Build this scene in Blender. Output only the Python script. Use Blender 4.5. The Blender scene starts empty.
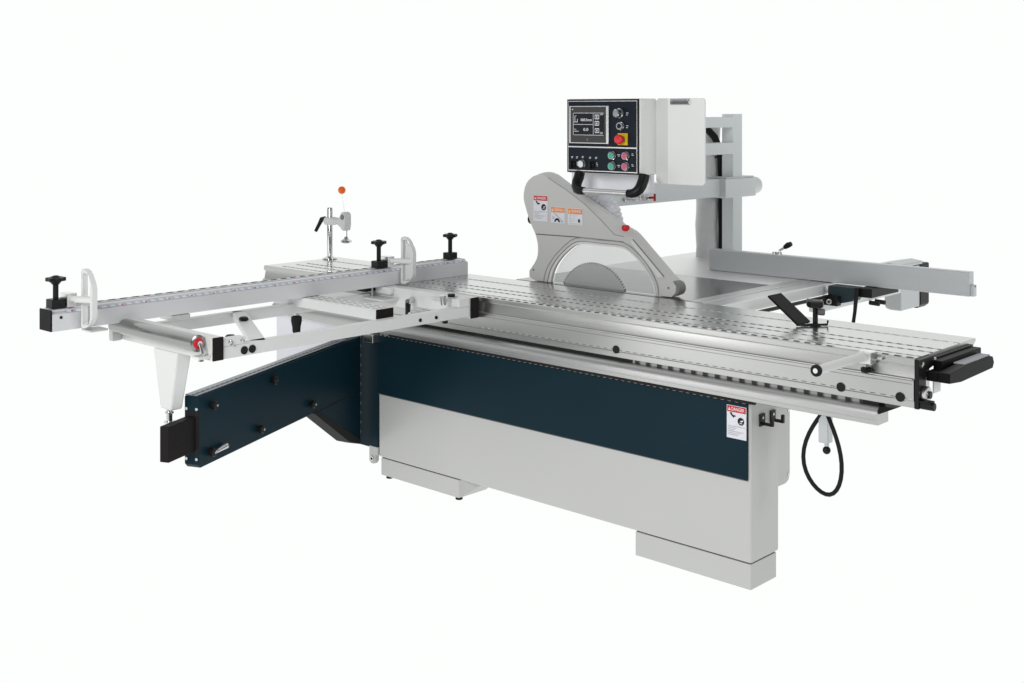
import bpy, bmesh, math, random
from mathutils import Vector, Matrix
random.seed(4)
PI = math.pi
scene = bpy.context.scene
COL = scene.collection

# ------------------------------------------------------------------ materials
MATS = {}
def _new(name):
    m = bpy.data.materials.new(name); m.use_nodes = True
    nt = m.node_tree
    b = nt.nodes['Principled BSDF']
    MATS[name] = m
    return m, nt, b
def _coord(nt, scale=(1, 1, 1)):
    tc = nt.nodes.new('ShaderNodeTexCoord'); mp = nt.nodes.new('ShaderNodeMapping')
    mp.inputs['Scale'].default_value = scale
    nt.links.new(tc.outputs['Object'], mp.inputs['Vector'])
    return mp.outputs['Vector']
def _mixcol(nt, fac, a, b):
    mx = nt.nodes.new('ShaderNodeMix'); mx.data_type = 'RGBA'
    nt.links.new(fac, mx.inputs['Factor'])
    mx.inputs['A'].default_value = (*a, 1); mx.inputs['B'].default_value = (*b, 1)
    return mx.outputs['Result']
def paint(name, c, rough=.42, var=.06, bump=.02, scale=3.0, fine=420.0, spec=.4):
    """sprayed enamel: slow tone drift plus a fine orange-peel bump"""
    m, nt, b = _new(name)
    v = _coord(nt)
    n = nt.nodes.new('ShaderNodeTexNoise'); n.inputs['Scale'].default_value = scale; n.inputs['Detail'].default_value = 3
    nt.links.new(v, n.inputs['Vector'])
    r = _mixcol(nt, n.outputs['Fac'], tuple(x*(1-var) for x in c), tuple(min(1, x*(1+var)) for x in c))
    nt.links.new(r, b.inputs['Base Color'])
    b.inputs['Roughness'].default_value = rough
    b.inputs['Specular IOR Level'].default_value = spec
    if bump:
        n2 = nt.nodes.new('ShaderNodeTexNoise'); n2.inputs['Scale'].default_value = fine
        nt.links.new(v, n2.inputs['Vector'])
        bp = nt.nodes.new('ShaderNodeBump'); bp.inputs['Strength'].default_value = bump*4; bp.inputs['Distance'].default_value = .0006
        nt.links.new(n2.outputs['Fac'], bp.inputs['Height']); nt.links.new(bp.outputs['Normal'], b.inputs['Normal'])
    return m
def metal(name, c, rough=.3, stretch=(1.5, 60, 220), var=.10, rvar=.10, metallic=1.0):
    """brushed / extruded metal, grain running along the axis with the small scale"""
    m, nt, b = _new(name)
    v = _coord(nt, stretch)
    n = nt.nodes.new('ShaderNodeTexNoise'); n.inputs['Scale'].default_value = 1.0; n.inputs['Detail'].default_value = 4
    nt.links.new(v, n.inputs['Vector'])
    r = _mixcol(nt, n.outputs['Fac'], tuple(x*(1-var) for x in c), tuple(min(1, x*(1+var)) for x in c))
    nt.links.new(r, b.inputs['Base Color'])
    mr = nt.nodes.new('ShaderNodeMapRange'); mr.inputs['To Min'].default_value = max(.03, rough-rvar); mr.inputs['To Max'].default_value = rough+rvar
    nt.links.new(n.outputs['Fac'], mr.inputs['Value']); nt.links.new(mr.outputs['Result'], b.inputs['Roughness'])
    b.inputs['Metallic'].default_value = metallic
    return m
def plain(name, c, rough=.45, metallic=0.0, spec=.4):
    m, nt, b = _new(name)
    v = _coord(nt)
    n = nt.nodes.new('ShaderNodeTexNoise'); n.inputs['Scale'].default_value = 30
    nt.links.new(v, n.inputs['Vector'])
    nt.links.new(_mixcol(nt, n.outputs['Fac'], tuple(x*.88 for x in c), tuple(min(1, x*1.12) for x in c)), b.inputs['Base Color'])
    b.inputs['Roughness'].default_value = rough; b.inputs['Metallic'].default_value = metallic
    b.inputs['Specular IOR Level'].default_value = spec
    return m
def dash(name, axis, period, duty, ca, cb, rough=.4, metallic=0.0):
    """alternating marks along one axis: slot inserts, rule graduations"""
    m, nt, b = _new(name)
    tc = nt.nodes.new('ShaderNodeTexCoord'); sp = nt.nodes.new('ShaderNodeSeparateXYZ')
    nt.links.new(tc.outputs['Object'], sp.inputs['Vector'])
    mu = nt.nodes.new('ShaderNodeMath'); mu.operation = 'MULTIPLY'; mu.inputs[1].default_value = 1/period
    nt.links.new(sp.outputs[axis], mu.inputs[0])
    fr = nt.nodes.new('ShaderNodeMath'); fr.operation = 'FRACT'; nt.links.new(mu.outputs[0], fr.inputs[0])
    rp = nt.nodes.new('ShaderNodeValToRGB')
    e = rp.color_ramp.elements
    e[0].position = 0; e[0].color = (*ca, 1)
    e[1].position = min(.98, duty+.12); e[1].color = (*cb, 1)
    k = e.new(max(.01, duty-.08)); k.color = (*ca, 1)
    k = e.new(.93); k.color = (*cb, 1)
    k = e.new(1.0); k.color = (*ca, 1)
    nt.links.new(fr.outputs[0], rp.inputs['Fac']); nt.links.new(rp.outputs['Color'], b.inputs['Base Color'])
    b.inputs['Roughness'].default_value = rough; b.inputs['Metallic'].default_value = metallic
    return m

paint('grey_paint', (.53, .53, .522), rough=.38, var=.05, scale=1.4)
paint('white_paint', (.70, .71, .70), rough=.4, var=.03)
paint('box_white', (.84, .85, .835), rough=.42, var=.02)
paint('arm_paint', (.76, .80, .80), rough=.38, var=.03)
paint('guard_paint', (.56, .56, .547), rough=.45, var=.04)
paint('lavender_paint', (.79, .79, .84), rough=.5, var=.02)
paint('navy_paint', (.0062, .0225, .0335), rough=.34, var=.30, bump=.015, spec=.09, scale=1.1)
paint('teal_paint', (.012, .027, .034), rough=.4)
metal('alu', (.54, .54, .53), rough=.30, stretch=(1.2, 60, 320), var=.05, rvar=.06)
metal('alu_top', (.60, .60, .595), rough=.22, stretch=(1.2, 120, 60), var=.02, rvar=.03)
metal('rail_alu', (.52, .52, .515), rough=.36, var=.02, rvar=.03)
metal('alu_light', (.84, .84, .83), rough=.3)
metal('fence_alu', (.66, .67, .68), rough=.45, stretch=(70, 1.5, 200), var=.02, rvar=.03, metallic=.35)
metal('rip_alu', (.55, .57, .58), rough=.4, stretch=(1.5, 80, 260), var=.03, rvar=.04, metallic=.7)
metal('cast_iron', (.24, .24, .24), rough=.2, stretch=(2, 40, 10), var=.04, rvar=.04)
metal('ground_steel', (.64, .64, .635), rough=.32, stretch=(2, 60, 20), var=.02, rvar=.03)
metal('table_steel', (.78, .78, .775), rough=.42, stretch=(2, 60, 20), var=.02, rvar=.03)
metal('steel', (.62, .63, .64), rough=.2, stretch=(20, 20, 20), rvar=.05)
metal('chrome', (.62, .62, .62), rough=.14, stretch=(20, 20, 20), var=.04, rvar=.04)
metal('roller_steel', (.36, .36, .355), rough=.2, stretch=(2, 40, 40), var=.03, rvar=.04)
metal('blade_steel', (.85, .85, .85), rough=.35, stretch=(3, 3, 120), var=.05, rvar=.05, metallic=0.0)
metal('grey_rail', (.30, .33, .36), rough=.35, stretch=(3, 3, 60))
plain('black_plastic', (.008, .008, .008), rough=.4, spec=.22)
plain('black_rubber', (.016, .016, .017), rough=.6, spec=.1)
plain('cap_black', (.013, .011, .0115), rough=.55, spec=.1)
plain('dark', (.02, .02, .02), rough=.6, spec=.1)
plain('grip_black', (.005, .005, .005), rough=.45, spec=.1)
plain('dark_grey', (.20, .20, .19), rough=.5)  # plain dark grey for guard lines, foot end and pivot pin
plain('line_grey', (.33, .33, .32), rough=.6)
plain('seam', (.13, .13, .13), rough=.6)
plain('white', (.80, .80, .82), rough=.45)
plain('label_white', (.72, .73, .78), rough=.4)
plain('label_grey', (.35, .35, .38), rough=.5)
plain('red', (.55, .012, .02), rough=.35)
plain('estop_red', (.75, .03, .045), rough=.3)
plain('orange', (.85, .26, .01), rough=.4)
plain('orange_ball', (.95, .15, .010), rough=.35)
plain('yellow', (.75, .50, .01), rough=.4)
plain('green_btn', (.06, .42, .30), rough=.35)
plain('pink_btn', (.60, .12, .20), rough=.35)
plain('panel_navy', (.010, .0145, .024), rough=.35, spec=.15)
plain('screen_frame', (.048, .046, .048), rough=.4)
plain('screen', (.010, .012, .016), rough=.2)
plain('shoe_black', (.006, .005, .005), rough=.5, spec=.1)
dash('slot_rope', 'X', .042, .52, (.03, .03, .03), (.66, .66, .65))
dash('cage', 'X', .0515, .42, (.006, .006, .006), (.30, .30, .295))
dash('slot_fine', 'X', .036, .48, (.07, .07, .07), (.55, .55, .545))
dash('slot_soft', 'X', .036, .5, (.20, .20, .20), (.52, .52, .515))
dash('navy_edge', 'X', .030, .5, (.03, .03, .03), (.5, .5, .49))
dash('fence_edge', 'Y', .050, .55, (.05, .05, .05), (.72, .72, .72))
dash('beam_slot', 'X', .05, .6, (.30, .30, .30), (.78, .78, .78))
dash('rule_blue', 'Y', .034, .55, (.72, .74, .80), (.45, .49, .60))
dash('hinge_dash', 'Z', .045, .7, (.02, .03, .04), (.32, .33, .34))
dash('arm_dots', 'Y', .030, .5, (.06, .065, .07), (.25, .27, .29))

def clear_plastic():
    m, nt, b = _new('clear_plastic')
    out = nt.nodes['Material Output']
    tr = nt.nodes.new('ShaderNodeBsdfTransparent'); tr.inputs['Color'].default_value = (.80, .80, .805, 1)
    gl = nt.nodes.new('ShaderNodeBsdfGlossy'); gl.inputs['Roughness'].default_value = .15; gl.inputs['Color'].default_value = (.9, .9, .9, 1)
    df = nt.nodes.new('ShaderNodeBsdfDiffuse'); df.inputs['Color'].default_value = (.58, .58, .585, 1)
    m1 = nt.nodes.new('ShaderNodeMixShader'); m1.inputs['Fac'].default_value = .6
    nt.links.new(gl.outputs[0], m1.inputs[1]); nt.links.new(df.outputs[0], m1.inputs[2])
    mx = nt.nodes.new('ShaderNodeMixShader'); mx.inputs['Fac'].default_value = .34
    nt.links.new(tr.outputs[0], mx.inputs[1]); nt.links.new(m1.outputs[0], mx.inputs[2]); nt.links.new(mx.outputs[0], out.inputs['Surface'])
def hose_plastic():
    m, nt, b = _new('hose_plastic')
    v = _coord(nt)
    n = nt.nodes.new('ShaderNodeTexNoise'); n.inputs['Scale'].default_value = 40; nt.links.new(v, n.inputs['Vector'])
    nt.links.new(_mixcol(nt, n.outputs['Fac'], (.62, .63, .66), (.80, .81, .84)), b.inputs['Base Color'])
    b.inputs['Alpha'].default_value = .8; b.inputs['Roughness'].default_value = .25
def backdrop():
    m, nt, b = _new('backdrop_glow')
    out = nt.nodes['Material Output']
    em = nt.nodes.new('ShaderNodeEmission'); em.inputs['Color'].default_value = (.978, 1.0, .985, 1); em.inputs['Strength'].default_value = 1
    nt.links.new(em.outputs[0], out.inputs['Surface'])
def duct_grey():
    m = paint('duct_grey', (.68, .68, .68), rough=.6, var=.08, bump=.12, scale=25, fine=120)
def clear_rod():
    m, nt, b = _new('clear_rod')
    out = nt.nodes['Material Output']
    tr = nt.nodes.new('ShaderNodeBsdfTransparent'); tr.inputs['Color'].default_value = (.97, .97, .97, 1)
    gl = nt.nodes.new('ShaderNodeBsdfGlossy'); gl.inputs['Roughness'].default_value = .1
    mx = nt.nodes.new('ShaderNodeMixShader'); mx.inputs['Fac'].default_value = .06
    nt.links.new(tr.outputs[0], mx.inputs[1]); nt.links.new(gl.outputs[0], mx.inputs[2]); nt.links.new(mx.outputs[0], out.inputs['Surface'])
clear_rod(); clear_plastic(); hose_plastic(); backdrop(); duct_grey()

# ------------------------------------------------------------------ mesh builder
WORLD = {}
class MB:
    def __init__(s): s.v = []; s.f = []; s.m = []; s.keys = []
    def mi(s, k):
        if k not in s.keys: s.keys.append(k)
        return s.keys.index(k)
    def add(s, vs, fs, m):
        o = len(s.v); s.v += [Vector(p) for p in vs]; i = s.mi(m)
        for f in fs: s.f.append([o+k for k in f]); s.m.append(i)
        return s
    def box(s, x0, x1, y0, y1, z0, z1, m):
        v = [(x, y, z) for x in (x0, x1) for y in (y0, y1) for z in (z0, z1)]
        return s.add(v, [(0,1,3,2),(4,6,7,5),(0,4,5,1),(2,3,7,6),(0,2,6,4),(1,5,7,3)], m)
    def obox(s, c, ax, ay, az, m):
        """box at centre c with half-axis vectors"""
        c, ax, ay, az = Vector(c), Vector(ax), Vector(ay), Vector(az)
        v = [c+i*ax+j*ay+k*az for i in (-1,1) for j in (-1,1) for k in (-1,1)]
        return s.add(v, [(0,1,3,2),(4,6,7,5),(0,4,5,1),(2,3,7,6),(0,2,6,4),(1,5,7,3)], m)
    def prism(s, poly, axis, a, b, m):
        """poly in the two other axes (in order), extruded a..b along axis"""
        def p(u, w, t): return {'x': (t,u,w), 'y': (u,t,w), 'z': (u,w,t)}[axis]
        n = len(poly)
        v = [p(*q, a) for q in poly] + [p(*q, b) for q in poly]
        fs = [tuple(range(n-1,-1,-1)), tuple(range(n, 2*n))] + [(i, (i+1)%n, n+(i+1)%n, n+i) for i in range(n)]
        return s.add(v, fs, m)
    def tube(s, pts, r, m, n=12, cap=True):
        pts = [Vector(p) for p in pts]; k = len(pts)
        rs = r if isinstance(r, (list, tuple)) else [r]*k
        o = len(s.v); vs = []; up = None
        for i, p in enumerate(pts):
            t = (pts[min(i+1,k-1)]-pts[max(i-1,0)])
            t = t.normalized() if t.length > 1e-9 else Vector((0,0,1))
            if up is None: up = Vector((0,0,1)) if abs(t.z) < .9 else Vector((1,0,0))
            a = t.cross(up)
            if a.length < 1e-6: a = t.orthogonal()
            a.normalize(); b = a.cross(t).normalized(); up = b
            for j in range(n):
                th = 2*PI*j/n; vs.append(p + rs[i]*(math.cos(th)*a + math.sin(th)*b))
        fs = [(i*n+j, i*n+(j+1)%n, (i+1)*n+(j+1)%n, (i+1)*n+j) for i in range(k-1) for j in range(n)]
        if cap: fs += [tuple(range(n-1,-1,-1)), tuple((k-1)*n+j for j in range(n))]
        return s.add(vs, fs, m)
    def cyl(s, p0, p1, r, m, n=20, r2=None):
        p0, p1 = Vector(p0), Vector(p1)
        return s.tube([p0, p1], [r, r if r2 is None else r2], m, n)
    def lathe(s, prof, base, axis, m, n=24):
        """prof = [(radius, distance along axis)]"""
        base, ax = Vector(base), Vector(axis).normalized()
        a = ax.orthogonal().normalized(); b = ax.cross(a)
        k = len(prof); vs = []
        for r, d in prof:
            for j in range(n):
                th = 2*PI*j/n; vs.append(base + ax*d + max(r, 1e-4)*(math.cos(th)*a+math.sin(th)*b))
        fs = [(i*n+j, i*n+(j+1)%n, (i+1)*n+(j+1)%n, (i+1)*n+j) for i in range(k-1) for j in range(n)]
        fs += [tuple(range(n-1,-1,-1)), tuple((k-1)*n+j for j in range(n))]
        return s.add(vs, fs, m)
    def ball(s, c, r, m, n=18):
        pr = [(r*math.sin(PI*i/10), r-r*math.cos(PI*i/10)) for i in range(11)]
        return s.lathe(pr, Vector(c)-Vector((0,0,r)), (0,0,1), m, n)
    def disc(s, c, axis, r, t, m, n=20):
        c, ax = Vector(c), Vector(axis).normalized()
        return s.cyl(c, c+ax*t, r, m, n)
    def text(s, body, origin, ux, uz, height, m, width=None, bold=0.0):
        cu = bpy.data.curves.new('lettering', 'FONT'); cu.body = body; cu.size = 1; cu.offset = bold
        ob = bpy.data.objects.new('lettering', cu); COL.objects.link(ob)
        dg = bpy.context.evaluated_depsgraph_get(); dg.update()
        me = bpy.data.meshes.new_from_object(ob.evaluated_get(dg))
        xs = [v.co.x for v in me.vertices]; ys = [v.co.y for v in me.vertices]
        x0, y0 = min(xs), min(ys); sy = height/max(1e-6, max(ys)-y0); sx = sy if width is None else width/(max(xs)-x0)
        ux, uz, og = Vector(ux), Vector(uz), Vector(origin)
        s.add([og + ux*(v.co.x-x0)*sx + uz*(v.co.y-y0)*sy for v in me.vertices], [tuple(p.vertices) for p in me.polygons], m)
        bpy.data.objects.remove(ob); bpy.data.curves.remove(cu); bpy.data.meshes.remove(me)
        return s
    def build(s, name, parent=None, bevel=0.0, smooth=35, label=None, fix=True):
        c = sum(s.v, Vector())/len(s.v)
        lo = min(v.z for v in s.v); c = Vector((c.x, c.y, lo))
        me = bpy.data.meshes.new(name)
        me.from_pydata([v-c for v in s.v], [], s.f)
        for k in s.keys: me.materials.append(MATS[k])
        me.polygons.foreach_set('material_index', s.m)
        if fix:
            bm = bmesh.new(); bm.from_mesh(me)
            bmesh.ops.recalc_face_normals(bm, faces=bm.faces); bm.to_mesh(me); bm.free()
        if smooth:
            me.polygons.foreach_set('use_smooth', [True]*len(me.polygons))
            me.set_sharp_from_angle(angle=math.radians(smooth))
        me.update()
        o = bpy.data.objects.new(name, me); COL.objects.link(o)
        WORLD[o] = c
        if parent is not None:
            o.parent = parent; o.location = c - WORLD[parent]
        else: o.location = c
        if bevel:
            bv = o.modifiers.new('Bevel', 'BEVEL'); bv.width = bevel; bv.segments = 2; bv.limit_method = 'ANGLE'; bv.angle_limit = math.radians(40)
            bv.harden_normals = True
        if label: o['label'] = label
        return o
def tag(o, label, cat, group=None):
    o['label'] = label; o['category'] = cat
    if group: o['group'] = group
    return o
def thing(name, loc, label, cat):
    o = bpy.data.objects.new(name, None); COL.objects.link(o); o.location = loc; WORLD[o] = Vector(loc)
    o.empty_display_size = .1
    return tag(o, label, cat)

# ------------------------------------------------------------------ ground (white floor sheet, made to glow so no shadows show)
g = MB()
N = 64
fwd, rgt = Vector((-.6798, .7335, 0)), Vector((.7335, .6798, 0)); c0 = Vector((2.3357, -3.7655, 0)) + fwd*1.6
g.add([c0 + 120*(math.cos(PI*i/N)*rgt + math.sin(PI*i/N)*fwd) for i in range(N+1)], [tuple(range(N+1))], 'backdrop_glow')
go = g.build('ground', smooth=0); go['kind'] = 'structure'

# =================================================================== PANEL SAW
saw = thing('panel_saw', (-1.0, 0, 0), 'large sliding table panel saw with grey and navy base, blade guard and overhead control panel', 'panel saw')

# ---- base cabinet
b = MB()
b.box(-2.0, 0, 0, .191, .0935, .6755, 'grey_paint')
cab = b.build('cabinet', saw, bevel=.009)
for x0, x1, z0 in ((-.513, 0, 0.0), (-1.985, -1.469, .012)):
    f = MB()
    yb = .176
    f.box(x0, x1-.003, .003, yb, z0, .0905, 'grey_paint')
    f.box(x0+.003, x1-.006, .006, yb-.004, .0905, .0935, 'seam')
    if x1 < -1: 
        f.add([(x1-.003, .003, .0905), (x1-.003, .003, .012), (x1-.003, .176, .012), (x1-.003, .176, .0905), (x1+.07, .176, .0905)], [(0,1,2,3), (1,0,4), (1,4,2), (0,3,4), (2,4,3)], 'grey_paint')
    fo = f.build('foot', cab, bevel=.008)
    if x1 < -1:
        for xs in (x0+.04, x1-.02):
            s_ = MB(); s_.lathe([(.012, 0), (.016, .002), (.016, .008), (.010, .010), (.010, .02)], (xs, .02, 0), (0,0,1), 'dark'); s_.build('levelling_screw', cab)
p = MB(); p.box(-2.0, -.010, -.012, -.0005, .391, .661, 'navy_paint')
p.box(-1.998, -.012, -.0118, -.0010, .661, .6645, 'navy_edge')
fp = p.build('front_panel', cab, bevel=.002)
p = MB(); p.box(-1.998, -.012, -.0045, -.0004, .386, .391, 'seam'); p.build('panel_trim', cab)

def warning_label(name, parent, x0, x1, z0, z1, y, head, word, kind):
    """sticker facing -Y: coloured header with a warning triangle and a word, drawing and text lines below"""
    m = MB(); w = x1-x0; h = z1-z0; hh = h*(.20 if kind == 'hand' else .34)
    m.box(x0, x1, y, y+.0012, z0, z1, 'label_white')
    yy = y-.0008
    m.box(x0+.002, x1-.002, yy, y, z1-hh, z1-.002, head)
    t = hh*.52; zb = z1-hh+hh*.22
    m.add([(x0+w*.07, yy-.0006, zb), (x0+w*.21, yy-.0006, zb), (x0+w*.14, yy-.0006, zb+t)], [(0,1,2)], 'white')
    m.add([(x0+w*.127, yy-.001, zb+t*.3), (x0+w*.153, yy-.001, zb+t*.3), (x0+w*.14, yy-.001, zb+t*.75)], [(0,1,2)], head)
    m.text(word, (x0+w*.25, yy-.0006, zb), (1,0,0), (0,0,1), t, 'white', width=w*.66, bold=.012)
    def blk(pts, k='black_plastic'): m.add([(x0+w*a, yy, z0+h*c) for a, c in pts], [tuple(range(len(pts)))], k)
    if kind == 'hand':
        blk([(.16,.77),(.24,.79),(.30,.72),(.46,.70),(.48,.67),(.40,.665),(.34,.62),(.29,.66),(.22,.70)])
        n = 14; cx, cz = .73, .55
        blk([(cx+.17*math.cos(2*PI*i/n), cz+.17*w/h*math.sin(2*PI*i/n)) for i in range(n)])
        m.add([(x0+w*a, yy-.0006, z0+h*c) for a, c in ((.68,.56),(.84,.60),(.86,.57),(.76,.53))], [(0,1,2,3)], 'label_white')
        m.add([(x0+w*a, yy-.0006, z0+h*c) for a, c in ((.66,.51),(.82,.50),(.80,.48),(.68,.485))], [(0,1,2,3)], 'label_white')
        for i, (a, c) in enumerate(((.06,.96),(.06,.50),(.06,.40),(.06,.86),(.06,.70),(.06,.58))):
            z_ = .36-.052*i; blk([(a,z_),(c,z_),(c,z_+.014),(a,z_+.014)], 'label_grey')
    elif kind == 'saw':
        blk([(.18,.66),(.22,.68),(.86,.12),(.82,.10)], 'label_grey')
        n = 10
        blk([(.46+.20*math.cos(PI*i/n), .06+.24*math.sin(PI*i/n)) for i in range(n+1)])
        m.add([(x0+w*(.46+.09*math.cos(PI*i/n)), yy-.0006, z0+h*(.06+.11*math.sin(PI*i/n))) for i in range(n+1)], [tuple(range(n+1))], 'label_white')
        for z_ in (.36,.30,.24): blk([(.12,z_),(.26,z_),(.26,z_+.025),(.12,z_+.025)], 'label_grey')
        for z_ in (.07,.11): blk([(.70,z_),(.92,z_),(.92,z_+.016),(.70,z_+.016)], 'label_grey')
    else:
        for i in range(6):
            z_ = .62-.09*i; blk([(.12,z_),(.24+.05*(i%2),z_),(.24+.05*(i%2),z_+.022),(.12,z_+.022)], 'label_grey')
        for i in range(4):
            z_ = .58-.1*i; blk([(.38,z_),(.50,z_),(.50,z_+.018),(.38,z_+.018)], 'label_grey')
        blk([(.70,.36),(.82,.37),(.84,.20),(.78,.14),(.70,.20)])
        blk([(.08,.06),(.92,.06),(.92,.075),(.08,.075)], 'label_grey')
    return m.build(name, parent, smooth=0, fix=False)
lb = warning_label('warning_label', cab, -.092, -.011, .532, .649, -.0138, 'red', 'DANGER', 'hand')
lb['label'] = 'white sticker with red danger header on the navy panel'
for y0 in (.052, .124):
    h = MB()
    h.box(.0005, .006, y0, y0+.034, .572, .616, 'black_plastic')
    h.box(.005, .045, y0+.012, y0+.024, .576, .586, 'black_plastic')
    h.box(.039, .049, y0+.012, y0+.024, .576, .606, 'black_plastic')
    h.disc((.006, y0+.017, .602), (1,0,0), .005, .003, 'steel', 10)
    h.build('tool_hook', cab, bevel=.0015)
# rear service cabinet
sc = MB()
pts = [(.195,.86),(.357,.86),(.357,.325),(.345,.305),(.325,.297),(.195,.297)]
sc.prism(pts, 'x', -1.9, -.05, 'grey_paint')
scab = sc.build('service_cabinet', cab, bevel=.005)
for z in (.57, .33): MB().lathe([(.007,0),(.007,.002),(.003,.003)], (-.05, .342, z), (1,0,0), 'steel', 10).build('screw', cab)
sc = MB(); sc.box(-1.6, -.95, .36, 1.05, .30, .862, 'grey_paint'); sc.build('machine_body', cab, bevel=.005)
# pale side cabinet behind the swing arm
sc = MB(); sc.box(-2.83, -2.0, .03, .19, .22, .685, 'lavender_paint'); sc.build('side_cabinet', cab, bevel=.004)
# foot bracket under the hinge
q = MB()
q.box(-2.062, -2.002, -.004, .05, .098, .135, 'grey_paint')
q.prism([(-2.062,.10),(-2.02,.10),(-2.02,.07),(-2.03,.055),(-2.05,.055),(-2.062,.068)], 'y', -.004, .02, 'grey_paint')
q.disc((-2.040, -.004, .078), (0,-1,0), .012, .005, 'steel'); q.disc((-2.040, -.009, .078), (0,-1,0), .006, .002, 'dark', 6)
q.build('hinge_bracket', cab, bevel=.003)

# ---- guide rail with roller cage
r = MB()
prof = [(.05,.676),(-.026,.676),(-.031,.679),(-.031,.692),(-.0335,.694),(-.0335,.713),(-.030,.723),(-.022,.731),(-.008,.735),(.05,.735)]
r.prism(prof, 'x', -2.78, .492, 'rail_alu')
rail = r.build('guide_rail', saw)
r = MB()
r.box(-2.75, .485, -.0035, .045, .7352, .7475, 'dark')
r.build('slot_strip', rail)
MB().add([(.493,-.02,.712),(.493,.05,.712),(.493,.05,.737),(.493,-.02,.737),(.545,.0,.737),(.545,.05,.737)], [(0,1,2,3),(0,3,4),(1,5,2),(0,4,5,1),(3,2,5,4)], 'black_plastic').build('rail_end_wedge', rail, smooth=0)
MB().box(-1.9, .03, -.0285, -.014, .668, .6757, 'dark').build('seal_strip', rail)
MB().box(-.52, .43, -.0045, .0, .7358, .7470, 'cage').build('roller_cage', rail, smooth=0)

# ---- sliding table
st = MB()
prof = [(.485,.905),(.004,.905),(0,.902),(0,.886),(.002,.8825),(.010,.879),(.010,.874),(.0035,.8415),(-.005,.8385),(-.008,.834),(-.008,.772),(-.004,.768),(-.004,.7475),(.11,.7475),(.11,.860),(.46,.880),(.485,.897)]
st.prism(prof, 'x', -2.895, .606, 'alu')
# the ground upper face gets its own brighter finish
st.box(-2.894, .605, .005, .484, .9046, .9062, 'alu_top')
table = st.build('sliding_table', saw, smooth=24)
def strip(name, x0, x1, y0, y1, z0, z1, m, parent): 
    return MB().box(x0, x1, y0, y1, z0, z1, m).build(name, parent, smooth=0)
strip('table_slot', -1.33, .32, .0045, .0135, .9040, .9078, 'slot_rope', table)
strip('table_slot', .47, .60, .0045, .0135, .9040, .9078, 'slot_rope', table)
strip('table_slot', -2.80, .605, .0450, .0485, .9040, .9075, 'slot_soft', table)
strip('table_slot', -2.80, .605, .1330, .1375, .9040, .9075, 'slot_fine', table)
strip('table_slot', -2.80, .605, .2000, .2055, .9040, .9075, 'slot_fine', table)
strip('table_slot', -2.82, .605, .3480, .3525, .9040, .9075, 'slot_fine', table)
for y in (.0505,.1395,.2075,.3455): strip('slot_streak', -2.80, .603, y, y+.003, .9040, .9070, 'alu_light', table)  # bright streaks added as thin paler strips beside the slots
l = MB(); l.box(-1.34, .60, -.0068, -.003, .8372, .8392, 'alu_light'); l.box(-1.34, .60, -.0092, -.0078, .8232, .8244, 'seam'); l.box(-1.34, .60, -.0090, -.0070, .7755, .7775, 'slot_fine')  # pale upper line puts the ledge highlight into the colour
l.build('profile_line', table, smooth=0)
for x in (-.598, .352, .561):
    h = MB(); h.disc((x, -.0078, .7775), (0,-1,0), .0155, .003, 'black_plastic', 28); h.build('hole_plug', table)
# end plate, push handle, roller
e = MB()
e.prism([(-.005,.745),(-.005,.905),(.0,.9035),(.11,.903),(.11,.87),(.05,.86),(.05,.748)], 'x', .6065, .622, 'black_plastic')
e.box(.6065, .62, .11, .43, .868, .894, 'black_plastic')
ep = e.build('end_plate', table, bevel=.002)
e = MB()
e.prism([(.05,.830),(.14,.822),(.40,.828),(.412,.846),(.40,.868),(.18,.870),(.05,.862)], 'x', .660, .700, 'grip_black')
e.prism([(.05,.830),(.14,.823),(.40,.829),(.40,.864),(.05,.860)], 'x', .6205, .660, 'grip_black')
e.box(.6205, .650, .105, .425, .850, .888, 'grip_black')
e.box(.652, .692, .185, .398, .8685, .8735, 'label_grey')
e.build('push_handle', table, bevel=.008)
e = MB()
e.lathe([(.024,0),(.026,.004),(.026,.016),(.022,.018),(.014,.018),(.014,.020)], (.622, .03, .790), (1,0,0), 'ground_steel'); e.disc((.641,.03,.790), (1,0,0), .012, .006, 'black_plastic')
e.build('end_roller', table)
MB().box(.607, .612, .13, .185, .772, .822, 'arm_paint').build('guard_plate', table, bevel=.002)
MB().cyl((.622, .012, .758), (.668, .012, .758), .013, 'black_plastic').box(.622,.660,-.004,.03,.766,.774,'black_plastic').build('stop_bumper', table, bevel=.002)
for q_ in ((.6215, .02, .884), (.6195, .115, .886)): MB().lathe([(.010,0),(.010,.004),(.006,.006)], q_, (1,0,0), 'steel', 12).build('end_bolt', table)
# push bar clamped in the front slot
h = MB()
h.tube([(.444,-.02,.896),(.444,-.08,.896),(.444,-.332,.897)], [.018,.0145,.0145], 'white_paint', 20)
h.box(.428, .474, -.036, .004, .872, .913, 'alu_light')
ph = h.build('push_bar', table, bevel=.003)
MB().lathe([(.0165,0),(.0185,.004),(.0185,.012),(.0165,.014)], (.444,-.332,.897), (0,-1,0), 'black_rubber').disc((.444,-.346,.897),(0,-1,0),.008,.001,'white').build('end_grip', ph)
MB().cyl((.448,-.018,.872), (.448,-.018,.858), .008, 'steel').lathe([(.008,0),(.017,.004),(.019,.010),(.017,.018),(.006,.02)], (.448,-.018,.861), (0,0,-1), 'black_plastic', 10).build('clamp_knob', ph)
MB().box(.4745,.500,-.012,-.0005,.889,.8955,'steel').build('clamp_plate', ph)

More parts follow.
